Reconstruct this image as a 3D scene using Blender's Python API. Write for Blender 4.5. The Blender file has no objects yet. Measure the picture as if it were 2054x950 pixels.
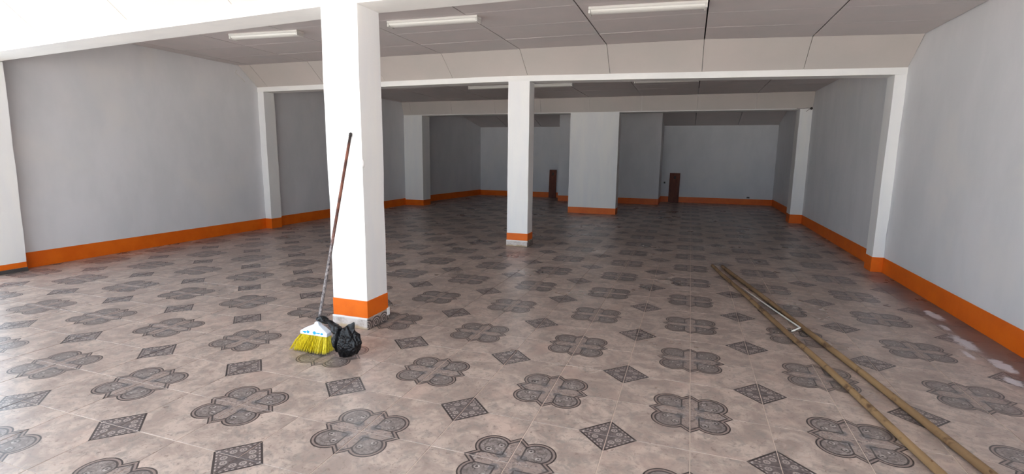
import bpy, bmesh, math, random
import numpy as np
from mathutils import Vector, Matrix
random.seed(7)
SC = bpy.context.scene
COL = SC.collection

# ------------------------------------------------------------------ camera
F_PX = 1019.41
yaw, pitch, roll = 0.3328, -0.1598, 0.0108
EYE = (0.0, 0.0, 1.54)
cy, sy, cp, sp, cr, sr = math.cos(yaw), math.sin(yaw), math.cos(pitch), math.sin(pitch), math.cos(roll), math.sin(roll)
FW = Vector((-sy * cp, cy * cp, sp)); RT0 = Vector((cy, sy, 0)); UP0 = RT0.cross(FW)
RT = cr * RT0 + sr * UP0; UP = -sr * RT0 + cr * UP0
cam = bpy.data.objects.new('camera', bpy.data.cameras.new('camera')); COL.objects.link(cam)
m = Matrix((RT, UP, -FW)).transposed().to_4x4(); m.translation = Vector(EYE)
cam.matrix_world = m
cam.data.sensor_width = 36.0; cam.data.sensor_fit = 'HORIZONTAL'
cam.data.lens = F_PX / 2054.0 * 36.0
cam.data.clip_start = 0.05; cam.data.clip_end = 200
SC.camera = cam

# ------------------------------------------------------------------ daylight and exposure
W = bpy.data.worlds.new('sky'); SC.world = W; W.use_nodes = True
bg = W.node_tree.nodes['Background']
bg.inputs[0].default_value = (0.74, 0.87, 1.0, 1); bg.inputs[1].default_value = 3.2
sun = bpy.data.objects.new('sun', bpy.data.lights.new('sun', 'SUN')); COL.objects.link(sun)
sun.data.energy = 30.0; sun.data.color = (1.0, 0.95, 0.89); sun.data.angle = math.radians(0.6)
# from the street side, high up: it lands on the pavement and just inside the shop front
sun.rotation_euler = Vector((0.12, 0.12, 0.98)).to_track_quat('Z', 'Y').to_euler()
YF_ = 0.0
por = bpy.data.objects.new('front_opening_portal', bpy.data.lights.new('front_opening_portal', 'AREA')); COL.objects.link(por)
por.data.shape = 'RECTANGLE'; por.data.size = 16; por.data.size_y = 2.9
por.data.cycles.is_portal = True
por.location = (-2.8, YF_, 1.4); por.rotation_euler = (math.radians(90), 0, 0)
SC.view_settings.view_transform = 'Standard'; SC.view_settings.look = 'None'
SC.view_settings.gamma = 1.0; SC.view_settings.use_curve_mapping = False
SC.view_settings.exposure = 0.43
SC.cycles.max_bounces = 12; SC.cycles.diffuse_bounces = 8; SC.cycles.glossy_bounces = 4
SC.cycles.caustics_reflective = False

# ------------------------------------------------------------------ measures (metres)
OX, OY_, PU, PV = 0.092, 3.0944, 0.4367, 0.4314           # origin and pitch of the tile grid
XL, XR = -8.158, 2.582
Y1, Y1B = 3.668, 3.982
Y2, Y2B = 8.125, 8.398
Y3, Y3B = 13.5965, 14.05
YB, XKL = 18.336, -7.655
YF = 0.0; YT = -0.6                                                     # unseen shop front, roof edge set for the light it lets in
BAND = 0.207
def zc1(x): return float(np.interp(x, [-8.2, -3.0, 0.1, 2.6], [3.147, 3.142, 3.12, 3.034]))
def zc0(x): return 3.14
def zc2(x): return 3.035
def zb1(x): return float(np.interp(x, [-8.2, -5.3, -2.96, 2.6], [2.575, 2.672, 2.73, 2.73]))
def zb2(x): return float(np.interp(x, [-8.2, -2.9, 2.6], [2.713, 2.728, 2.624]))
def zb3(x): return 2.656

# ------------------------------------------------------------------ node helper
class N:
    """tiny expression helper for node graphs"""
    def __init__(s, t, sock): s.t, s.s = t, sock
    def _op(s, op, *o, clamp=False):
        n = s.t.nodes.new('ShaderNodeMath'); n.operation = op; n.use_clamp = clamp
        for k, v in enumerate((s,) + o):
            if isinstance(v, N): s.t.links.new(v.s, n.inputs[k])
            else: n.inputs[k].default_value = v
        return N(s.t, n.outputs[0])
    def __add__(s, o): return s._op('ADD', o)
    __radd__ = __add__
    def __sub__(s, o): return s._op('SUBTRACT', o)
    def __rsub__(s, o): return (s * -1.0) + o
    def __mul__(s, o): return s._op('MULTIPLY', o)
    __rmul__ = __mul__
    def __truediv__(s, o): return s._op('DIVIDE', o)
    def abs(s): return s._op('ABSOLUTE')
    def min(s, o): return s._op('MINIMUM', o)
    def max(s, o): return s._op('MAXIMUM', o)
    def sqrt(s): return s._op('SQRT')
    def floor(s): return s._op('FLOOR')
    def pingpong(s, v): return s._op('PINGPONG', v)
    def sin(s): return s._op('SINE')
    def clamp(s): return s._op('MULTIPLY', 1.0, clamp=True)
    def step(s, a, b):
        """0 below a, 1 above b (or reversed when a > b)"""
        n = s.t.nodes.new('ShaderNodeMapRange'); n.interpolation_type = 'SMOOTHSTEP'
        s.t.links.new(s.s, n.inputs['Value'])
        if a < b: n.inputs['From Min'].default_value, n.inputs['From Max'].default_value = a, b
        else:
            n.inputs['From Min'].default_value, n.inputs['From Max'].default_value = b, a
            n.inputs['To Min'].default_value, n.inputs['To Max'].default_value = 1, 0
        return N(s.t, n.outputs[0])
    def band(s, c, w, soft=0.006):
        """1 inside |v-c|<w"""
        return (s - c).abs().step(w + soft, w)
def mixc(t, fac, a, b, mode='MIX'):
    n = t.nodes.new('ShaderNodeMix'); n.data_type = 'RGBA'; n.blend_type = mode
    if isinstance(fac, N): t.links.new(fac.s, n.inputs[0])
    else: n.inputs[0].default_value = fac
    for k, v in ((6, a), (7, b)):
        if isinstance(v, tuple): n.inputs[k].default_value = (*v, 1)
        else: t.links.new(v, n.inputs[k])
    return n.outputs[2]
def noise(t, vec, scale, detail=3, rough=0.55, dist=0.0):
    n = t.nodes.new('ShaderNodeTexNoise'); n.inputs['Scale'].default_value = scale
    n.inputs['Detail'].default_value = detail; n.inputs['Roughness'].default_value = rough
    n.inputs['Distortion'].default_value = dist
    t.links.new(vec, n.inputs['Vector']); return N(t, n.outputs[0])
def new_mat(name, rough=0.6, spec=0.3):
    m = bpy.data.materials.new(name); m.use_nodes = True
    b = m.node_tree.nodes['Principled BSDF']
    b.inputs['Roughness'].default_value = rough; b.inputs['Specular IOR Level'].default_value = spec
    return m, m.node_tree, b
def pos(t, scale=None):
    g = t.nodes.new('ShaderNodeNewGeometry')
    if scale is None: return g.outputs['Position']
    mp = t.nodes.new('ShaderNodeMapping'); mp.inputs['Scale'].default_value = scale
    t.links.new(g.outputs['Position'], mp.inputs[0]); return mp.outputs[0]
def objco(t, scale=(1, 1, 1)):
    g = t.nodes.new('ShaderNodeTexCoord'); mp = t.nodes.new('ShaderNodeMapping')
    mp.inputs['Scale'].default_value = scale
    t.links.new(g.outputs['Object'], mp.inputs[0]); return mp.outputs[0]
def bump(t, b, h, strength=0.2, dist=0.01):
    n = t.nodes.new('ShaderNodeBump'); n.inputs['Strength'].default_value = strength
    n.inputs['Distance'].default_value = dist
    t.links.new(h.s, n.inputs['Height']); t.links.new(n.outputs[0], b.inputs['Normal'])
def lin(r, g, b):
    f = lambda c: (c / 255) / 12.92 if c / 255 <= 0.04045 else ((c / 255 + 0.055) / 1.055) ** 2.4
    return (f(r), f(g), f(b))

def paint_mat(name, a, b_, c=None, rough=0.55, streak=(2.2, 2.2, 0.45), bs=0.15):
    """brushed plaster: two tones in tall soft streaks plus a fine roller grain"""
    m, t, b = new_mat(name, rough)
    f = noise(t, pos(t, streak), 1.6, 4, 0.6).step(0.34, 0.66)
    col = mixc(t, f, a, b_)
    if c:
        f2 = noise(t, pos(t), 0.9, 3, 0.6, 0.4).step(0.52, 0.72)
        col = mixc(t, f2 * 0.6, col, c)
    t.links.new(col, b.inputs['Base Color'])
    bump(t, b, noise(t, pos(t), 60, 3) + noise(t, pos(t), 7, 3) * 1.5, bs, 0.004)
    return m
M_WALL = paint_mat('worn_grey_white_paint', lin(219, 218, 220), lin(212, 212, 214), lin(223, 220, 218), streak=(1.3, 1.3, 0.6))
M_COL = paint_mat('white_paint', lin(236, 234, 230), lin(230, 229, 228), rough=0.5, bs=0.12)
M_BEAM = paint_mat('white_beam_paint', lin(234, 232, 228), lin(226, 225, 222), rough=0.5, streak=(1, 2, 2), bs=0.15)
M_CEIL = paint_mat('ceiling_board', lin(208, 199, 197), lin(203, 197, 195), lin(211, 201, 199), rough=0.75, streak=(1.5, 1.5, 1.5), bs=0.1)
M_COVE = paint_mat('cove_board', lin(196, 187, 181), lin(191, 184, 178), rough=0.7, streak=(1, 1, 1), bs=0.08)
M_ORANGE = paint_mat('orange_paint', lin(226, 108, 20), lin(216, 98, 16), rough=0.42, streak=(2, 2, 2), bs=0.12)
def plain(name, col, rough=0.5, metal=0.0, spec=0.4, var=0.12, scale=20):
    m, t, b = new_mat(name, rough, spec); b.inputs['Metallic'].default_value = metal
    f = noise(t, objco(t), scale, 3)
    t.links.new(mixc(t, f, tuple(c * (1 - var) for c in col), tuple(min(1, c * (1 + var)) for c in col)), b.inputs['Base Color'])
    return m
M_DARK = plain('dark_gap', lin(70, 66, 64), 0.9)
M_CONC = plain('street_concrete', lin(188, 186, 184), 0.9, scale=3)
M_GROUT = plain('pale_grout', lin(204, 186, 172), 0.8, scale=9)

# ------------------------------------------------------------------ floor tile print
def tile_mat():
    m, t, b = new_mat('printed_ceramic_tile', 0.3, 0.5)
    sep = t.nodes.new('ShaderNodeSeparateXYZ'); P = pos(t); t.links.new(P, sep.inputs[0])
    x, y = N(t, sep.outputs[0]), N(t, sep.outputs[1])
    a = (x - OX) / PU; c = (y - OY_) / PV
    # a different piece of marbling on every tile
    comb = t.nodes.new('ShaderNodeCombineXYZ')
    t.links.new((a.floor() * 7.31 + c.floor() * 3.7).s, comb.inputs[2])
    t.links.new((x * 1.0).s, comb.inputs[0]); t.links.new((y * 1.0).s, comb.inputs[1])
    V = comb.outputs[0]
    n1 = noise(t, V, 6, 5, 0.65, 0.6); n2 = noise(t, V, 17, 4, 0.7, 0.8); n3 = noise(t, V, 42, 3, 0.7, 0.5)
    base = mixc(t, n1.step(0.36, 0.66), lin(150, 133, 124), lin(182, 164, 152))
    base = mixc(t, n2.step(0.47, 0.66) * 0.7, base, lin(136, 127, 120))
    base = mixc(t, n3.step(0.57, 0.70) * 0.7, base, lin(116, 98, 90))
    base = mixc(t, noise(t, V, 3.3, 3, 0.5).step(0.56, 0.75) * 0.4, base, lin(188, 160, 146))
    # fold: flower at (0,0), lozenge at (1,1)
    fa = a.abs().pingpong(1.0); fc = c.abs().pingpong(1.0)
    wob = (n2 - 0.5) * 0.03
    dc = ((fa - 0.275) * (fa - 0.275) + (fc - 0.275) * (fc - 0.275)).sqrt() - 0.235
    dd = (fa + fc - 0.565) * 0.7071
    d = dc.min(dd) + wob * 0.4
    ins = d.step(0.004, -0.004)
    fill = mixc(t, n2.step(0.35, 0.65), lin(110, 100, 96), lin(134, 124, 119))
    fill = mixc(t, n3.step(0.5, 0.7) * 0.7, fill, lin(104, 92, 88))
    # pinkish arms along the joints, bluish knots between them
    arm = (fa.min(fc)).step(0.125, 0.105) * (fa.max(fc)).step(0.43, 0.40) * d.step(-0.055, -0.07)
    fill = mixc(t, arm * 0.55, fill, lin(158, 138, 128))
    knot = (((fa - 0.13) * (fa - 0.13) + (fc - 0.13) * (fc - 0.13)).sqrt() + wob).step(0.085, 0.05)
    fill = mixc(t, knot * 0.8, fill, lin(98, 96, 98))
    # scrolls: rings with a dark eye, two per lobe, and a shell arc
    mn, mx = fa.min(fc), fa.max(fc)
    def curl(px, py, r):
        q = ((mx - px) * (mx - px) + (mn - py) * (mn - py)).sqrt() + wob * 0.5
        return q, q.band(r, 0.010), q.step(0.022, 0.012), q.band(r - 0.02, 0.008)
    wv = (n3 - 0.5) * 0.09 + (n2 - 0.5) * 0.05
    # leafy mottling inside the lobes, darker and lighter flecks
    fill = mixc(t, (n3 + wv).step(0.56, 0.64) * 0.55 * d.step(-0.05, -0.07), fill, lin(166, 156, 150))
    fill = mixc(t, noise(t, V, 30, 3, 0.7, 1.5).step(0.54, 0.60) * 0.6 * d.step(-0.05, -0.07), fill, lin(84, 76, 74))
    q = ((mx - 0.315) * (mx - 0.315) + (mn - 0.19) * (mn - 0.19)).sqrt() + wv * 0.35
    side = (mx + n2 * 0.1).step(0.33, 0.36)
    fill = mixc(t, q.band(0.040, 0.009) * side * 0.85, fill, lin(76, 67, 65))
    fill = mixc(t, q.band(0.026, 0.008) * (1.0 - side * 0.6) * 0.75, fill, lin(182, 173, 167))
    fill = mixc(t, q.step(0.020, 0.010) * 0.9, fill, lin(60, 52, 51))
    arc = (dc + wv * 0.5).band(-0.12, 0.006) * (fa + fc + wv * 2.0).step(0.56, 0.62)
    fill = mixc(t, arc * 0.5, fill, lin(92, 80, 76))
    armline = (fa.min(fc)).band(0.115, 0.008) * (fa.max(fc)).step(0.44, 0.42) * (fa.max(fc)).step(0.10, 0.14)
    fill = mixc(t, armline * 0.85, fill, lin(62, 56, 56))
    # double outline
    band = d.band(-0.022, 0.016)
    fill = mixc(t, band * 0.75, fill, lin(136, 118, 110))
    fill = mixc(t, d.band(-0.055, 0.008) * 0.95, fill, lin(64, 55, 54))
    fill = mixc(t, (d + (n3 - 0.5) * 0.012).band(-0.006, 0.010) * 1.0, fill, lin(54, 46, 45))
    col = mixc(t, ins, base, fill)
    # lozenge
    ga = 1.0 - fa; gc = 1.0 - fc
    e = (ga + gc - 0.375) * 0.7071 + wob * 0.3
    li = e.step(0.004, -0.003)
    lz = mixc(t, n3.step(0.35, 0.7), lin(82, 72, 71), lin(108, 97, 94))
    dash = (e.band(-0.036, 0.006)) * (((ga - gc) * 70.0).sin()).step(-0.2, 0.3)
    lz = mixc(t, dash * 0.7, lz, lin(178, 166, 158))
    g1, g2 = ga.max(gc), ga.min(gc)
    def dot(px, py, r):
        return ((g1 - px) * (g1 - px) + (g2 - py) * (g2 - py)).sqrt()
    q = dot(0.145, 0.07, 0)
    lz = mixc(t, q.band(0.032, 0.007) * 0.7, lz, lin(170, 158, 150))
    lz = mixc(t, q.step(0.015, 0.006), lz, lin(170, 158, 150))
    lz = mixc(t, dot(0.225, 0.045, 0).step(0.017, 0.009) * 0.8, lz, lin(176, 162, 154))
    lz = mixc(t, e.band(-0.010, 0.012) * 0.95, lz, lin(54, 46, 45))
    col = mixc(t, li, col, lz)
    # darker strip by the right wall and the plaster splashes on it
    dk = (x + (noise(t, P, 2.6, 3) - 0.5) * 0.22).step(XR - 0.40, XR - 0.24) * y.step(8.3, 7.6)
    col = mixc(t, dk * 0.85, col, lin(98, 88, 88))
    spl = None
    for sx_, sy_, rx, ry in ((2.40, 6.03, .055, .20), (2.30, 5.17, .065, .22), (2.33, 4.69, .06, .16), (2.20, 4.86, .025, .12), (2.33, 5.6, .03, .1), (2.25, 4.35, .05, .1)):
        q = (((x - sx_) / rx) * ((x - sx_) / rx) + ((y - sy_) / ry) * ((y - sy_) / ry)).sqrt() + (noise(t, P, 15, 4, 0.7) - 0.5) * 2.2
        s = q.step(1.15, 0.6); spl = s if spl is None else spl.max(s)
    col = mixc(t, spl * 0.85, col, lin(206, 200, 203))
    t.links.new(col, b.inputs['Base Color'])
    dust = noise(t, P, 1.3, 4, 0.6)
    t.links.new((dust.step(0.3, 0.7) * 0.16 + 0.26 + spl * 0.4).s, b.inputs['Roughness'])
    bump(t, b, n2 * 0.6 + noise(t, P, 2.2, 2) * 3.0, 0.06, 0.006)
    return m
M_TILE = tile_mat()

def skirt_mat():
    m, t, b = new_mat('scrolled_skirting_tile', 0.4, 0.4)
    sep = t.nodes.new('ShaderNodeSeparateXYZ'); P = pos(t); t.links.new(P, sep.inputs[0])
    y, z = N(t, sep.outputs[1]), N(t, sep.outputs[2])
    y = y + N(t, sep.outputs[0])
    col = mixc(t, noise(t, P, 14, 4).step(0.35, 0.65), lin(150, 136, 128), lin(186, 172, 164))
    u = (y * (1 / 0.062)).pingpong(1.0)
    q = ((u - 1.0) * (u - 1.0) * 0.9 + (z - 0.035) * (z - 0.035) * 320.0).sqrt()
    for c_, w in ((0.95, 0.10), (0.55, 0.08), (0.18, 0.09)):
        col = mixc(t, q.band(c_, w, 0.05) * 0.9, col, lin(62, 52, 50))
    t.links.new(col, b.inputs['Base Color']); return m
M_SKIRT = skirt_mat()
def bare_mat():
    m, t, b = new_mat('chipped_plaster_skirting', 0.8, 0.2)
    P = pos(t)
    col = mixc(t, noise(t, P, 9, 5, 0.7).step(0.35, 0.6), lin(168, 156, 148), lin(206, 198, 192))
    sep = t.nodes.new('ShaderNodeSeparateXYZ'); t.links.new(P, sep.inputs[0])
    z = N(t, sep.outputs[2])
    col = mixc(t, (z + (noise(t, P, 12, 3) - 0.5) * 0.05).step(0.035, 0.01) * 0.8, col, lin(176, 152, 118))
    col = mixc(t, noise(t, P, 38, 3, 0.7).step(0.66, 0.72) * 0.9, col, lin(84, 76, 72))
    col = mixc(t, (z + (noise(t, P, 16, 3) - 0.5) * 0.02).step(0.082, 0.095), col, lin(228, 224, 220))
    t.links.new(col, b.inputs['Base Color'])
    bump(t, b, noise(t, P, 30, 4), 0.4, 0.004); return m
M_BARE = bare_mat()

# ------------------------------------------------------------------ mesh helpers
def link(name, me, mat, parent=None):
    o = bpy.data.objects.new(name, me); COL.objects.link(o)
    if mat and not me.materials: me.materials.append(mat)
    if parent:
        o.parent = parent
        o.matrix_parent_inverse = Matrix.Identity(4)
    return o
def obj(name, bm, mat, parent=None, smooth=False, loc=None):
    me = bpy.data.meshes.new(name); bmesh.ops.recalc_face_normals(bm, faces=bm.faces)
    bm.to_mesh(me); bm.free()
    if smooth: me.shade_smooth()
    o = link(name, me, mat, parent)
    if loc: o.location = loc
    return o
def hexa(bm, c):
    """eight corners: bottom ring 0-3, top ring 4-7"""
    v = [bm.verts.new(p) for p in c]
    for f in ((3, 2, 1, 0), (4, 5, 6, 7), (0, 1, 5, 4), (1, 2, 6, 5), (2, 3, 7, 6), (3, 0, 4, 7)):
        bm.faces.new([v[k] for k in f])
def box(bm, x0, x1, y0, y1, z0, z1):
    hexa(bm, [(x0, y0, z0), (x1, y0, z0), (x1, y1, z0), (x0, y1, z0), (x0, y0, z1), (x1, y0, z1), (x1, y1, z1), (x0, y1, z1)])
def bevel(bm, w, seg=2):
    bmesh.ops.bevel(bm, geom=list(bm.edges), offset=w, segments=seg, affect='EDGES', profile=0.5)
def boxobj(name, mat, parent, x0, x1, y0, y1, z0, z1, bev=0.0, seg=2):
    bm = bmesh.new(); box(bm, x0, x1, y0, y1, z0, z1)
    if bev: bevel(bm, bev, seg)
    return obj(name, bm, mat, parent)
def sweep_x(bm, xs, prof):
    """prof(x) -> closed list of (y, z); swept along x"""
    rings = [[bm.verts.new((x, y, z)) for y, z in prof(x)] for x in xs]
    n = len(rings[0])
    for r0, r1 in zip(rings, rings[1:]):
        for k in range(n): bm.faces.new((r0[k], r0[(k + 1) % n], r1[(k + 1) % n], r1[k]))
    bm.faces.new(rings[0]); bm.faces.new(rings[-1][::-1])
def tube(bm, pts, rad, seg=12, cap=True):
    pts = [Vector(p) for p in pts]; rings = []
    up = Vector((0, 0, 1))
    for i, p in enumerate(pts):
        d = (pts[min(i + 1, len(pts) - 1)] - pts[max(i - 1, 0)]).normalized()
        s = d.cross(up if abs(d.z) < 0.95 else Vector((1, 0, 0))).normalized(); u = s.cross(d)
        r = rad[i] if isinstance(rad, (list, tuple)) else rad
        rings.append([bm.verts.new(p + r * (math.cos(2 * math.pi * k / seg) * s + math.sin(2 * math.pi * k / seg) * u)) for k in range(seg)])
    for r0, r1 in zip(rings, rings[1:]):
        for k in range(seg): bm.faces.new((r0[k], r0[(k + 1) % seg], r1[(k + 1) % seg], r1[k]))
    if cap: bm.faces.new(rings[0]); bm.faces.new(rings[-1][::-1])
def structure(o, **k):
    o['kind'] = 'structure'
    for a, b in k.items(): o[a] = b
    return o
def thing(name, label, cat, loc, group=None):
    o = bpy.data.objects.new(name, None); COL.objects.link(o); o.location = loc
    o.empty_display_size = 0.1
    o['label'] = label; o['category'] = cat
    if group: o['group'] = group
    return o
def off(bm, loc):
    bmesh.ops.translate(bm, verts=bm.verts, vec=-Vector(loc)); return bm
def tag(o, label, cat, group=None):
    o['label'] = label; o['category'] = cat
    if group: o['group'] = group
    return o

# ------------------------------------------------------------------ shell
bm = bmesh.new(); box(bm, XL - 0.25, XR + 0.25, YT - 0.1, YB + 0.25, -0.15, -0.003)
floor = structure(obj('floor', bm, M_GROUT))
bm = bmesh.new(); box(bm, -40, 40, -45, YT - 0.1, -0.20, -0.05)
structure(obj('ground', bm, M_CONC))

def xl_at(y): return XL if y <= Y3B else XL + (XKL - XL) * (y - Y3B) / (YB - Y3B)
bm = bmesh.new()
hexa(bm, [(XL - .2, Y1, -.1), (XL, Y1, -.1), (XL, Y3B, -.1), (XL - .2, Y3B, -.1), (XL - .2, Y1, 3.5), (XL, Y1, 3.5), (XL, Y3B, 3.5), (XL - .2, Y3B, 3.5)])
structure(obj('wall_left', bm, M_WALL)); bm = bmesh.new()
hexa(bm, [(XL - .2, Y3B, -.1), (XL, Y3B, -.1), (XKL, YB, -.1), (XL - .2, YB, -.1), (XL - .2, Y3B, 3.5), (XL, Y3B, 3.5), (XKL, YB, 3.5), (XL - .2, YB, 3.5)])
structure(obj('wall_left', bm, M_WALL))
structure(boxobj('wall_right', M_WALL, None, XR, XR + .2, YT, YB + .2, -.1, 3.5))  # unseen front stretch extended to keep light off the column's side
structure(boxobj('wall_back', M_WALL, None, XL - .2, XR, YB, YB + .2, -.1, 3.5))
# the boxed-in core that stands forward of the back wall
CX0, CX1, CY = -4.23, -0.913, 17.02
structure(boxobj('wall_middle', M_WALL, None, CX0, CX1, CY, YB - 0.001, -.002, 2.98))

# ---- floor tiles: the 300 that show largest are parts, the rest one part
def proj(p):
    d = Vector(p) - Vector(EYE); z = d.dot(FW)
    return (1027 + F_PX * d.dot(RT) / z, 475 - F_PX * d.dot(UP) / z) if z > 0.05 else None
GAP = 0.0022
cells = []
for i in range(-20, 7):
    for j in range(-11, 37):
        x0, x1 = OX + PU * i + GAP, OX + PU * (i + 1) - GAP
        y0, y1 = OY_ + PV * j + GAP, OY_ + PV * (j + 1) - GAP
        lx = max(xl_at(y0), xl_at(y1)) if y1 > Y3B else XL
        cut = x0 < lx or x1 > XR or y0 < YT or y1 > YB
        x0, x1, y0, y1 = max(x0, lx), min(x1, XR), max(y0, YT), min(y1, YB)
        if x1 - x0 < 0.02 or y1 - y0 < 0.02: continue
        area = 0.0
        q = [proj((x, y, 0)) for x, y in ((x0, y0), (x1, y0), (x1, y1), (x0, y1))]
        if all(q):
            cx, cy2 = sum(p[0] for p in q) / 4, sum(p[1] for p in q) / 4
            area = abs(sum(q[k][0] * q[(k + 1) % 4][1] - q[(k + 1) % 4][0] * q[k][1] for k in range(4))) / 2
            inx = sum(0 <= p[0] <= 2054 and 0 <= p[1] <= 950 for p in q)
            if inx < 2 and not (0 <= cx <= 2054 and 0 <= cy2 <= 950): area = 0.0
            if -2.97 < (x0 + x1) / 2 < -2.6 and 3.66 < (y0 + y1) / 2 < 3.99: area = 0.0
        cells.append((area, x0, x1, y0, y1, cut))
cells.sort(key=lambda c: -c[0])
def tile_box(bm, x0, x1, y0, y1, dz=0.0):
    hexa(bm, [(x0, y0, -0.008), (x1, y0, -0.008), (x1, y1, -0.008), (x0, y1, -0.008),
              (x0, y0, dz), (x1, y0, dz), (x1, y1, dz), (x0, y1, dz)])
bm = bmesh.new(); hw, hh = PU / 2 - GAP, PV / 2 - GAP
tile_box(bm, -hw, hw, -hh, hh)
bmesh.ops.bevel(bm, geom=[e for e in bm.edges if all(v.co.z > -0.001 for v in e.verts)], offset=0.0015, segments=1, affect='EDGES')
tile_me = bpy.data.meshes.new('tile'); bm.to_mesh(tile_me); bm.free(); tile_me.materials.append(M_TILE)
rest = bmesh.new()
for k, (a, x0, x1, y0, y1, cut) in enumerate(cells):
    if k < 300 and a > 0:
        if cut:
            bm = bmesh.new(); tile_box(bm, x0, x1, y0, y1)
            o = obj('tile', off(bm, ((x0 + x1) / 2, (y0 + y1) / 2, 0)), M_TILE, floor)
        else:
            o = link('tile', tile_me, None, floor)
        o.location = ((x0 + x1) / 2, (y0 + y1) / 2, random.uniform(-0.0006, 0.0003))
    else: tile_box(rest, x0, x1, y0, y1)
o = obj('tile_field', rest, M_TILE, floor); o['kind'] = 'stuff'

# ---- ceiling: backing slab, boards one by one, sloping cove boards above each beam
bm = bmesh.new(); box(bm, XL - .25, XR + .25, YF - .3, YB + .25, 3.20, 3.5)
ceiling = structure(obj('ceiling', bm, M_DARK))
VJ = [XL + 0.002, -7.89, -6.56, -5.23, -3.906, -2.572, -1.249, 0.075, 1.38, XR - 0.002]
def board(x0, x1, y0, y1, zf, name='ceiling_board', gx=0.008, gy=0.0025, zf1=None, sag=0.0):
    zf1 = zf1 or zf; bm = bmesh.new(); T = 0.012
    x0 += gx; x1 -= gx; y0 += gy; y1 -= gy
    a, b, c, d = zf(x0) - sag, zf(x1), zf1(x1), zf1(x0)
    hexa(bm, [(x0, y0, a), (x1, y0, b), (x1, y1, c), (x0, y1, d), (x0, y0, a + T), (x1, y0, b + T), (x1, y1, c + T), (x0, y1, d + T)])
    ctr = ((x0 + x1) / 2, (y0 + y1) / 2, a)
    return obj(name, off(bm, ctr), M_CEIL, ceiling, loc=ctr)
def bay(y0, y1, zf, first=None, rows=None):
    ys = [y1]
    while ys[-1] - 0.684 > y0 + 0.1: ys.append(ys[-1] - 0.684)
    ys.append(y0); ys = ys[::-1]
    for a, b in zip(ys, ys[1:]):
        for p, q in zip(VJ, VJ[1:]): board(p, q, a, b, zf, sag=random.choice((0, 0, 0.002, 0.004)))
def cove(ytop, ybot, ztop, zbot, gx=0.003):
    for p, q in zip(VJ, VJ[1:]):
        bm = bmesh.new(); x0, x1 = p + gx, q - gx
        nrm = Vector((0, -(ztop(x0) - zbot(x0)), -(ybot - ytop))).normalized() * -0.012
        c = [(x0, ytop, ztop(x0)), (x1, ytop, ztop(x1)), (x1, ybot, zbot(x1)), (x0, ybot, zbot(x0))]
        hexa(bm, c + [tuple(Vector(v) + nrm) for v in c])
        ctr = ((x0 + x1) / 2, ybot, zbot(x0))
        obj('cove_board', off(bm, ctr), M_COVE, ceiling, loc=ctr)
YC0, YC1, YC2 = Y1 - 0.42, 7.708, 13.475
bay(YF, YC0, zc0); bay(Y1B, YC1, zc1); bay(Y2B, YC2, zc2)
cove(YC0, Y1 + 0.004, zc0, lambda x: zb1(x) + 0.115)
cove(YC1, Y2 + 0.004, zc1, lambda x: zb2(x) + 0.088)
cove(YC2, Y3 + 0.004, zc2, lambda x: zb3(x) + 0.02)
# back bay: flat boards, then boards sloping down to the back wall
z3 = lambda x: 3.02; zk = lambda x: 2.572
VK = [v for v in VJ]
for p, q in zip(VK, VK[1:]):
    board(p, q, Y3B, 15.3, z3); board(p, q, 15.3, 16.5, z3)
    board(p, q, 16.5, 17.0, z3, zf1=lambda x: 2.90)
    board(p, q, 17.0, YB, lambda x: 2.90, zf1=zk)

# ---- beams
def beam(name, y0, y1, zf, top, band, mat=M_BEAM):
    bm = bmesh.new()
    xs = [XL + 0.001, -5.3, -2.95, -1.2, 0.1, XR - 0.001]
    # lower band, proud of the upstand by 18 mm
    sweep_x(bm, xs, lambda x: [(y0, zf(x)), (y1, zf(x)), (y1, zf(x) + band), (y1, top), (y0 + 0.02, top), (y0 + 0.02, zf(x) + band), (y0, zf(x) + band)])
    return structure(obj(name, bm, mat))
beam('trim_1', Y1, Y1B, zb1, 3.22, 0.115)
beam('trim_2', Y2, Y2B, zb2, 3.22, 0.088)
beam('trim_3', Y3, Y3B, zb3, 3.22, 0.02)
b4 = structure(boxobj('trim_4_unseen', M_BEAM, None, XL + .001, XR - .001, YF - .3, YF, 2.85, 3.22))
structure(boxobj('wall_front_unseen', M_COL, None, XL - .2, XR + .2, YF - .3, YF - .001, 3.22, 5.2))

# ---- orange painted skirting bands of the walls
def bands(name, segs, h=BAND):
    bm = bmesh.new()
    for (x0, y0), (x1, y1) in segs:
        d = Vector((x1 - x0, y1 - y0, 0)).normalized(); n = Vector((-d.y, d.x, 0)) * 0.005
        c = [Vector((x0, y0, 0.001)), Vector((x1, y1, 0.001)), Vector((x1, y1, 0.001)) + n, Vector((x0, y0, 0.001)) + n]
        hexa(bm, [tuple(v) for v in c] + [tuple(v + Vector((0, 0, h))) for v in c])
    return structure(obj(name, bm, M_ORANGE))
bands('baseboard_left', [((XL, Y2), (XL, Y1B + .03)), ((XL, Y3), (XL, Y2B)), ((XKL, YB), (XL, Y3B))])
bands('baseboard_right', [((XR, YT), (XR, Y2)), ((XR, Y2B), (XR, Y3)), ((XR, Y3B), (XR, YB))])
bands('baseboard_back', [((CX0, YB), (XKL, YB)), ((XR, YB), (CX1, YB))], 0.19)
bands('baseboard_middle', [((CX1, CY), (CX0, CY)), ((CX0, CY), (CX0, YB)), ((CX1, YB), (CX1, CY))], 0.19)

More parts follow.
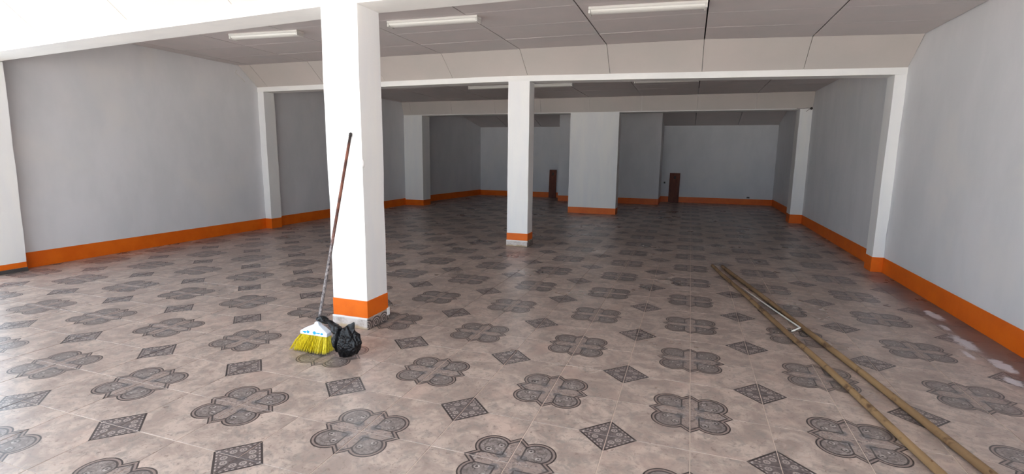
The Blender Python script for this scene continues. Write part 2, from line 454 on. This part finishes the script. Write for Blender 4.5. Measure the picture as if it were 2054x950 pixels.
# ------------------------------------------------------------------ columns and pilasters
def pillar(name, label, cat, x0, x1, y0, y1, ztop, o0, o1, band_faces, skirt=None, mat=M_COL, rough=True, lean=0.0, gapdark=None):
    t = thing(name, label, cat, ((x0 + x1) / 2, (y0 + y1) / 2, 0)); L = t.location
    bm = bmesh.new(); zs = [0.0]
    n = 10
    zs = [ztop * k / n for k in range(n + 1)]
    rnd = random.Random(int(abs(x0) * 100))
    # hand-plastered shaft: edges wander by a few millimetres
    rings = []
    for z in zs:
        w = [rnd.uniform(-0.003, 0.003) if rough and 0 < z < ztop else 0 for _ in range(4)]
        lx = lean * z / ztop
        rings.append([bm.verts.new((x0 + w[0] + (lx if lean < 0 else 0), y0 + w[1], z)), bm.verts.new((x1 + w[2] + (lx if lean > 0 else 0), y0 + w[1], z)),
                      bm.verts.new((x1 + w[2] + (lx if lean > 0 else 0), y1 + w[3], z)), bm.verts.new((x0 + w[0] + (lx if lean < 0 else 0), y1 + w[3], z))])
    for r0, r1 in zip(rings, rings[1:]):
        for k in range(4): bm.faces.new((r0[k], r0[(k + 1) % 4], r1[(k + 1) % 4], r1[k]))
    bm.faces.new(rings[0][::-1]); bm.faces.new(rings[-1])
    bmesh.ops.bevel(bm, geom=[e for e in bm.edges if abs((e.verts[0].co - e.verts[1].co).normalized().z) > 0.9], offset=0.006, segments=2, affect='EDGES')
    obj('shaft', off(bm, L), mat, t)
    e = 0.005
    bx0 = x0 - e if 'l' in band_faces else x0; bx1 = x1 + e if 'r' in band_faces else x1
    by1 = y1 + e if 'b' in band_faces else y1
    bm = bmesh.new(); box(bm, bx0, bx1, y0 - e, by1, o0, o1)
    bmesh.ops.bevel(bm, geom=list(bm.edges), offset=0.002, segments=1, affect='EDGES')
    obj('painted_band', off(bm, L), M_ORANGE, t)
    return t
C1 = (-2.964, -2.609, Y1, Y1B)
c1 = pillar('column', 'white square column in the foreground with the broom leaning on it', 'column', *C1, 2.73, 0.1035, 0.2567, 'lrb')
L = c1.location
def part(name, mat, parent, *b, bev=0.0):
    bm = bmesh.new(); box(bm, *b)
    if bev: bevel(bm, bev, 1)
    return obj(name, off(bm, parent.location), mat, parent)
o = part('skirting_or_gap', M_BARE, c1, C1[0] - .010, C1[1] + .0, C1[2] - .013, C1[2] - .001, 0.0005, .103, bev=.002); o['label'] = 'chipped pale skirting at the foot of the front face'
o = part('skirting_or_gap', M_SKIRT, c1, C1[1] + .001, C1[1] + .013, C1[2] - .013, C1[3] + .01, 0.0005, .103, bev=.002); o['label'] = 'skirting tile with dark scroll print'
part('skirting_or_gap', M_BARE, c1, C1[0] - .010, C1[0] - .001, C1[2], C1[3] + .01, 0.0005, .103, bev=.002)
part('skirting_or_gap', M_BARE, c1, C1[0], C1[1], C1[3] + .001, C1[3] + .01, 0.0005, .103, bev=.002)
# broken white plaster at the far end of the skirting, and a lump on the corner
bm = bmesh.new(); bmesh.ops.create_icosphere(bm, subdivisions=2, radius=1)
for v in bm.verts:
    v.co = Vector((v.co.x * .012, v.co.y * .024, v.co.z * .036)) * (1 + random.uniform(-.18, .18))
bmesh.ops.translate(bm, verts=bm.verts, vec=(C1[1] + .004, C1[2] + .002, 1.455))
obj('plaster_lump', off(bm, L), M_COL, c1, smooth=True)
bm = bmesh.new(); box(bm, C1[1] + .013, C1[1] + .019, C1[3] - .035, C1[3] + .01, .045, .118); bevel(bm, .003, 1)
obj('plaster_chip', off(bm, L), M_COL, c1)

C2 = (-2.9005, -2.5334, Y2, Y2B)
c2 = pillar('column', 'white square column in the middle of the room carrying the second beam', 'column', *C2, 2.727, 0.105, 0.225, 'lrb')
part('skirting_or_gap', M_BARE, c2, C2[0] - .010, C2[1], C2[2] - .013, C2[2] - .001, 0.0005, .104, bev=.002)
part('skirting_or_gap', M_SKIRT, c2, C2[1] + .001, C2[1] + .013, C2[2] - .013, C2[3] + .01, 0.0005, .104, bev=.002)
pillar('column', 'wide grey-white slab column under the third beam beyond the middle column', 'column', -3.089, -1.808, Y3, Y3B - .05, 2.656, 0.001, 0.165, 'lrb', mat=M_COL)
pE = pillar('pilaster', 'white pilaster cut by the left edge of the photograph, nearest on the left wall', 'pilaster', XL + .001, -8.005, Y1, Y1B + .03, 2.58, 0.05, 0.205, 'r', lean=0.10)
part('skirting_or_gap', M_DARK, pE, XL + .001, -8.0, Y1 - .008, Y1B + .035, 0.0005, .049)  # dark strip standing in for the shaded gap under the orange band
pillar('pilaster', 'slim white pilaster on the left wall under the second beam', 'pilaster', XL + .001, -8.007, Y2, Y2B, 2.712, 0.001, 0.205, 'r')
pillar('pilaster', 'white pilaster on the right wall under the second beam', 'pilaster', 2.446, XR - .001, Y2, Y2B, 2.624, 0.001, 0.207, 'l')
pillar('pilaster', 'broad grey-white pilaster at the far left under the third beam', 'pilaster', XL + .001, -7.544, Y3, Y3B, 2.656, 0.001, 0.17, 'r')
pillar('pilaster', 'grey-white pilaster at the far right with a cable stub at its top', 'pilaster', 2.322, XR - .001, Y3, Y3B, 2.656, 0.001, 0.21, 'l')

# ------------------------------------------------------------------ strip lights (off)
M_LAMP = plain('white_lamp_metal', lin(226, 224, 218), 0.4, var=0.02)
M_TUBE = plain('opal_diffuser', lin(238, 237, 230), 0.35, var=0.01)
def strip(label, x0, x1, y, zf, dy=0.0):
    z = zf((x0 + x1) / 2); t = thing('strip_light', label, 'ceiling light', ((x0 + x1) / 2, y, z), 'switched-off strip lights on the ceiling')
    L = t.location; hx = (x1 - x0) / 2
    bm = bmesh.new(); box(bm, -hx, hx, -.075, .075, -.03, -.001); bevel(bm, .004, 1); body = obj('body', bm, M_LAMP, t)
    bm = bmesh.new()
    # rounded opal cover
    n = 8; pr = [(-.068, -.031)] + [(.062 * -math.cos(math.pi * k / n), -.036 - .030 * math.sin(math.pi * k / n)) for k in range(n + 1)] + [(.068, -.031)]
    sweep_x(bm, [-hx + .025, hx - .025], lambda x: pr); obj('diffuser', bm, M_TUBE, t)
    for s in (-1, 1):
        bm = bmesh.new(); box(bm, min(s * hx, s * (hx - .024)), max(s * hx, s * (hx - .024)), -.07, .07, -.07, -.0305); bevel(bm, .004, 1)
        obj('end_cap', bm, M_LAMP, t)
    t.rotation_euler = (0, math.atan2(zf(x0) - zf(x1), x1 - x0), dy)
    return t
strip('unlit white strip light on the ceiling left of the foreground column', -6.12, -5.02, 5.76, zc1, 0.07)
strip('unlit white strip light on the ceiling just right of the foreground column', -3.62, -2.44, 5.78, zc1, 0.04)
strip('unlit white strip light nearest the right wall, longest of those on the ceiling', -1.15, 0.065, 5.86, zc1, 0.07)
strip('unlit strip light half hidden behind the top of the middle column', -4.76, -3.56, 10.75, zc2)
strip('unlit strip light just right of the middle column top, beyond the second beam', -3.40, -2.42, 10.8, zc2)
strip('unlit strip light beyond the second beam, nearly hidden by it, towards the right', -1.15, 0.06, 10.7, zc2)

# ------------------------------------------------------------------ broom
def wood_mat(name, a, b_, dark, sc, rough=0.6, thr=(0.58, 0.68)):
    m, t, b = new_mat(name, rough)
    V = objco(t, sc)
    col = mixc(t, noise(t, V, 6, 4, 0.6).step(0.3, 0.7), a, b_)
    col = mixc(t, noise(t, objco(t), 4.2, 4, 0.65, 0.3).step(*thr) * 0.85, col, dark)
    t.links.new(col, b.inputs['Base Color'])
    bump(t, b, noise(t, V, 25, 3), 0.3, 0.003); return m
broom = thing('broom', 'broom with yellow bristles and dark worn handle leaning on the foreground column', 'broom', (-2.74, 3.09, 0))
BL = broom.location
hb = Vector((-2.678, 3.125, 0.225)); ht = Vector((-2.703, Y1 - 0.014, 1.70))
M_HANDLE, t_, b_ = new_mat('worn_painted_handle', 0.5)
sep = t_.nodes.new('ShaderNodeSeparateXYZ'); t_.links.new(pos(t_), sep.inputs[0]); zz = N(t_, sep.outputs[2])
c_ = mixc(t_, noise(t_, pos(t_, (1, 1, 0.4)), 22, 3).step(0.4, 0.62), lin(72, 42, 34), lin(120, 74, 58))
lowmix = (zz + (noise(t_, pos(t_, (1, 1, 0.6)), 14, 3) - 0.5) * 0.4).step(1.0, 0.7)
c2_ = mixc(t_, noise(t_, pos(t_, (1.6, 1.6, 0.9)), 46, 4, 0.7).step(0.36, 0.66), lin(62, 56, 58), lin(150, 141, 138))
c_ = mixc(t_, lowmix, c_, c2_); c_ = mixc(t_, zz.step(1.60, 1.64), c_, lin(48, 38, 36))
t_.links.new(c_, b_.inputs['Base Color'])
bm = bmesh.new(); n = 16
tube(bm, [hb.lerp(ht, k / n) for k in range(n + 1)], [0.0125] * n + [0.011], 12)
h_ = obj('handle', off(bm, BL), M_HANDLE, broom, smooth=True)
bm = bmesh.new(); dr = (ht - hb).normalized(); tube(bm, [ht - dr * .02, ht + dr * .004, ht + dr * .012], [0.0135, 0.0135, 0.006], 12)
obj('handle_cap', off(bm, BL), plain('black_rubber', lin(40, 34, 34), 0.6), broom, smooth=True)
# head: white plastic housing, trapezoid with sloping shoulders and a socket
M_WHITE = plain('white_plastic', lin(226, 230, 238), 0.35, var=0.02)
HX = -2.707; HY = 3.12
bm = bmesh.new()
prof = [(-.128, .128), (.128, .128), (.132, .158), (.085, .190), (.050, .212), (.044, .238), (.012, .238), (.002, .216), (-.075, .184), (-.126, .155)]
# (x, z) outline, extruded in y and narrowed towards the top
fr = [bm.verts.new((HX + x, HY - (.030 if z < .16 else .020), z)) for x, z in prof]
bk = [bm.verts.new((HX + x, HY + (.030 if z < .16 else .020), z)) for x, z in prof]
bm.faces.new(fr); bm.faces.new(bk[::-1])
for k in range(len(prof)): bm.faces.new((fr[k], bk[k], bk[(k + 1) % len(prof)], fr[(k + 1) % len(prof)]))
bmesh.ops.recalc_face_normals(bm, faces=bm.faces); bevel(bm, .005, 2)
head = obj('head', off(bm, BL), M_WHITE, broom, smooth=False)
# blue print on the housing
def blob(cx, cz, rx, rz, seed):
    r = random.Random(seed); ring = []
    for k in range(14):
        a = 2 * math.pi * k / 14; q = r.uniform(.75, 1.1)
        ring.append((cx + rx * q * math.cos(a), cz + rz * q * math.sin(a)))
    f = [bm.verts.new((HX + x, HY - .0312, z)) for x, z in ring]; g = [bm.verts.new((HX + x, HY - .0298, z)) for x, z in ring]
    bm.faces.new(f)
    for k in range(14): bm.faces.new((f[k], g[k], g[(k + 1) % 14], f[(k + 1) % 14]))
M_BLUE = plain('blue_print', lin(52, 160, 205), 0.4)
for a in ((-.080, .150, .020, .009, 1), (-.048, .153, .012, .013, 2), (.012, .152, .016, .014, 3), (.048, .152, .024, .006, 4), (.082, .150, .012, .008, 5)):
    bm = bmesh.new(); blob(*a); o = obj('label_print', off(bm, BL), M_BLUE, head); o['label'] = 'blue print on the white housing'
# bristles: strands flaring out to the floor
bm = bmesh.new(); r = random.Random(3)
for k in range(620):
    u = r.uniform(-1, 1); v = r.uniform(-1, 1)
    p0 = Vector((HX + u * .122, HY + v * .024, .133))
    p1 = Vector((-2.722 + u * .172 + r.gauss(0, .004), 3.085 + v * .055 + r.gauss(0, .004), 0.004 + abs(r.gauss(0, .006)) + (abs(u) ** 3) * .006))
    mid = p0.lerp(p1, .5) + Vector((-.010 * (1 if u < 0 else -.4) * abs(u), 0, 0.0)) + Vector((r.gauss(0, .002), r.gauss(0, .002), 0))
    tube(bm, [p0, mid, p1], [.0024, .0026, .0020], 3, cap=False)
M_BR, t_, b_ = new_mat('yellow_bristles', 0.55)
sp_ = t_.nodes.new('ShaderNodeSeparateXYZ'); t_.links.new(pos(t_), sp_.inputs[0]); z_ = N(t_, sp_.outputs[2])
cc = mixc(t_, noise(t_, pos(t_, (3, 3, .3)), 40, 3, .7).step(.35, .65), lin(184, 160, 20), lin(226, 208, 48))
cc = mixc(t_, z_.step(.03, .004) * .7, cc, lin(112, 104, 66)); t_.links.new(cc, b_.inputs['Base Color'])
o = obj('bristles', off(bm, BL), M_BR, broom); o['kind'] = 'stuff'

# ------------------------------------------------------------------ black plastic bag
M_BAG, t_, b_ = new_mat('black_polythene', 0.36, 0.3); b_.inputs['Base Color'].default_value = (*lin(13, 12, 14), 1)
bump(t_, b_, noise(t_, objco(t_, (1, 1, .6)), 14, 3, .5, 1.2), 0.5, 0.015)
from mathutils import noise as mn
bag = thing('plastic_bag', 'crumpled black plastic bag on the floor beside the yellow broom', 'bag', (-2.405, 3.10, 0))
bm = bmesh.new(); bmesh.ops.create_icosphere(bm, subdivisions=6, radius=1)
for v in bm.verts:
    d = v.co.normalized(); ang = math.atan2(d.y, d.x)
    f = 1 + .05 * math.sin(ang * 9 + 3 * d.z) * (.3 + .7 * max(0, d.z)) + .20 * mn.noise(d * 1.7 + Vector((3, 1, 7)))
    f += .16 * (0.25 - abs(mn.noise(d * 2.6 + Vector((9, 2, 4))))) + .10 * (0.2 - abs(mn.noise(d * 6 + Vector((1, 8, 4)))))
    sq = 1.0 + .25 * (1 - abs(d.z)) * abs(d.x)
    p = Vector((d.x * .098 * sq, d.y * .080, d.z * .125)) * f
    g = math.exp(-((d.x + .42 - .15 * d.z) / .13) ** 2)             # the fold between the two lobes
    p.y += g * .036 * (1 if d.y < 0 else -1) * min(1, abs(d.y) * 3); p.z -= g * .030 * max(0, d.z)
    p += Vector((.55, 0, 1)) * .070 * math.exp(-((d.x - .52) ** 2 + d.y ** 2 * 1.5) / .035) * max(0, d.z)   # pulled-up ear
    p += Vector((-.6, 0, 1)) * .030 * math.exp(-((d.x + .70) / .20) ** 2) * max(0, d.z)
    p.z = max(p.z + .112, .002 + .002 * abs(d.x))
    v.co = p
obj('bag_body', bm, M_BAG, bag, smooth=True)
bm = bmesh.new()  # the gathered neck looping up to the broom handle
pts = []; rad = []
for k in range(25):
    s = k / 24
    pts.append(Vector((-.075 - .185 * s, .004 + .012 * math.sin(6 * s), .165 + .105 * math.sin(math.pi * s * .62)))); rad.append(.034 * (1 - .55 * s) * (1 + .22 * math.sin(11 * s)))
tube(bm, pts, rad, 14)
for v in bm.verts: v.co += Vector((mn.noise(v.co * 40), mn.noise(v.co * 40 + Vector((5, 5, 5))), mn.noise(v.co * 33))) * .012
obj('bag_neck', bm, M_BAG, bag, smooth=True)

# ------------------------------------------------------------------ long poles and the white rod
M_POLE = wood_mat('weathered_pole_wood', lin(146, 118, 84), lin(118, 92, 66), lin(70, 50, 38), (1, .12, 1), .55, (.54, .66))
M_KNOT = plain('dark_knot_wood', lin(98, 70, 46), .7)
def pole(label, a, b, r0, r1, seed):
    t = thing('pole', label, 'pole', (a[0], a[1], 0), 'long round poles lying on the floor'); L = t.location
    rr = random.Random(seed); n = 34; pts, rad = [], []
    A, B = Vector((*a, 0)), Vector((*b, 0)); side = (B - A).normalized().cross(Vector((0, 0, 1)))
    ph = rr.uniform(0, 6)
    for k in range(n + 1):
        s = k / n; rd = r0 + (r1 - r0) * s; rd *= 1 + rr.uniform(-.035, .035)
        p = A.lerp(B, s) + side * (.008 * math.sin(s * 5 + ph) + .004 * math.sin(s * 17)); p.z = rd + .0015
        pts.append(p); rad.append(rd)
    bm = bmesh.new(); tube(bm, pts, rad, 16); obj('shaft', off(bm, L), M_POLE, t, smooth=True)
    for s in (.12, .33, .47, .71, .86):
        p = pts[int(s * n)]; q = rad[int(s * n)]; bm = bmesh.new()
        bmesh.ops.create_icosphere(bm, subdivisions=2, radius=1, matrix=Matrix.Translation(p + Vector((rr.uniform(-.5, .5) * q, 0, q * .80))) @ Matrix.Diagonal((q * .30, q * .7, q * .26, 1)))
        obj('knot', off(bm, L), M_KNOT, t, smooth=True)
    return t
pole('left of the two long tan wooden poles lying on the tiled floor', (0.395, 7.62), (1.385, 2.1), .021, .0225, 4)
pole('right of the two long tan wooden poles lying on the tiled floor, nearer the wall', (0.52, 7.60), (1.665, 2.1), .022, .024, 9)
bm = bmesh.new()
P0, P1, P2 = Vector((.665, 6.47, .009)), Vector((1.022, 4.98, .040)), Vector((.945, 4.93, .012))
pts = [P0.lerp(P1, k / 8) for k in range(8)] + [P0.lerp(P1, .985), P1, P1.lerp(P2, .12), P2]
tube(bm, pts, .0075, 10)
# the short end rests on the left pole
tag(obj('bent_rod', bm, plain('white_painted_steel', lin(226, 222, 214), .35, .2), None, smooth=True), 'thin white rod with a bent end lying between the two poles', 'rod')

# ------------------------------------------------------------------ far things
M_BOARD = wood_mat('brown_board', lin(120, 68, 50), lin(98, 52, 40), lin(66, 36, 30), (2, 2, .3), .6, (.55, .7))
def board_thing(label, x0, x1, h):
    t = thing('board', label, 'board', ((x0 + x1) / 2, YB - .05, 0), None); L = t.location
    bm = bmesh.new()
    hexa(bm, [(x0 - .01, YB - .075, .001), (x1 - .01, YB - .075, .001), (x1 - .01, YB - .05, .001), (x0 - .01, YB - .05, .001),
              (x0, YB - .032, h), (x1, YB - .032, h), (x1, YB - .007, h), (x0, YB - .007, h)])
    bevel(bm, .003, 1); obj('panel', off(bm, L), M_BOARD, t)
    bm = bmesh.new(); box(bm, (x0 + x1) / 2 - .02, (x0 + x1) / 2 + .03, YB - .043, YB - .036, h * .8, h * .9); obj('knot', off(bm, L), M_DARK, t)
board_thing('narrow dark brown board upright at the back wall, seen left of the wide column', -4.89, -4.62, 1.02)
board_thing('brown board upright at the back wall, right of the boxed-in core', -.64, -.30, .99)
M_SOCK = plain('grey_socket_plastic', lin(92, 92, 90), .5)
def socket(label, x, z, w=.05, h=.08):
    t = thing('wall_socket', label, 'socket', (x, YB, z)); bm = bmesh.new(); box(bm, -w, w, -.012, -.0005, -h / 2, h / 2); bevel(bm, .003, 1)
    pl = obj('plate', bm, M_SOCK, t); bm = bmesh.new(); box(bm, -w * .5, w * .5, -.02, -.0125, -h * .25, h * .25); bevel(bm, .002, 1); obj('insert', bm, M_DARK, t)
socket('small dark socket on the back wall beside the right brown board', -.80, .66, .028, .06)
socket('low grey socket on the back wall right of the brown board', 1.86, .24, .045, .05)
cb = thing('cable_stub', 'black cable stub sticking out at the top of the far right pilaster', 'cable', (2.545, Y3 - .012, 2.668))
bm = bmesh.new(); bmesh.ops.create_icosphere(bm, subdivisions=2, radius=.03, matrix=Matrix.Translation((0, -.025, 0))); obj('junction', bm, M_DARK, cb, smooth=True)
bm = bmesh.new(); tube(bm, [(0, -.02, 0), (-.08, -.025, .012), (-.17, -.01, -.004), (-.3, -.006, .006)], .005, 6)
tube(bm, [(0, -.03, 0), (-.06, -.05, -.03), (-.1, -.03, -.07)], .004, 6); obj('wire', bm, M_DARK, cb, smooth=True)
wr = bmesh.new(); tube(wr, [(XL + .012, 7.66, 3.06), (XL + .03, 7.60, 3.0), (XL + .05, 7.72, 2.93), (XL + .04, 7.8, 2.86)], .004, 6)
tag(obj('loose_wire', wr, plain('pale_wire', lin(210, 205, 196), .5), None, smooth=True), 'short loose pale wire at the top left corner of the ceiling by the second beam', 'wire')
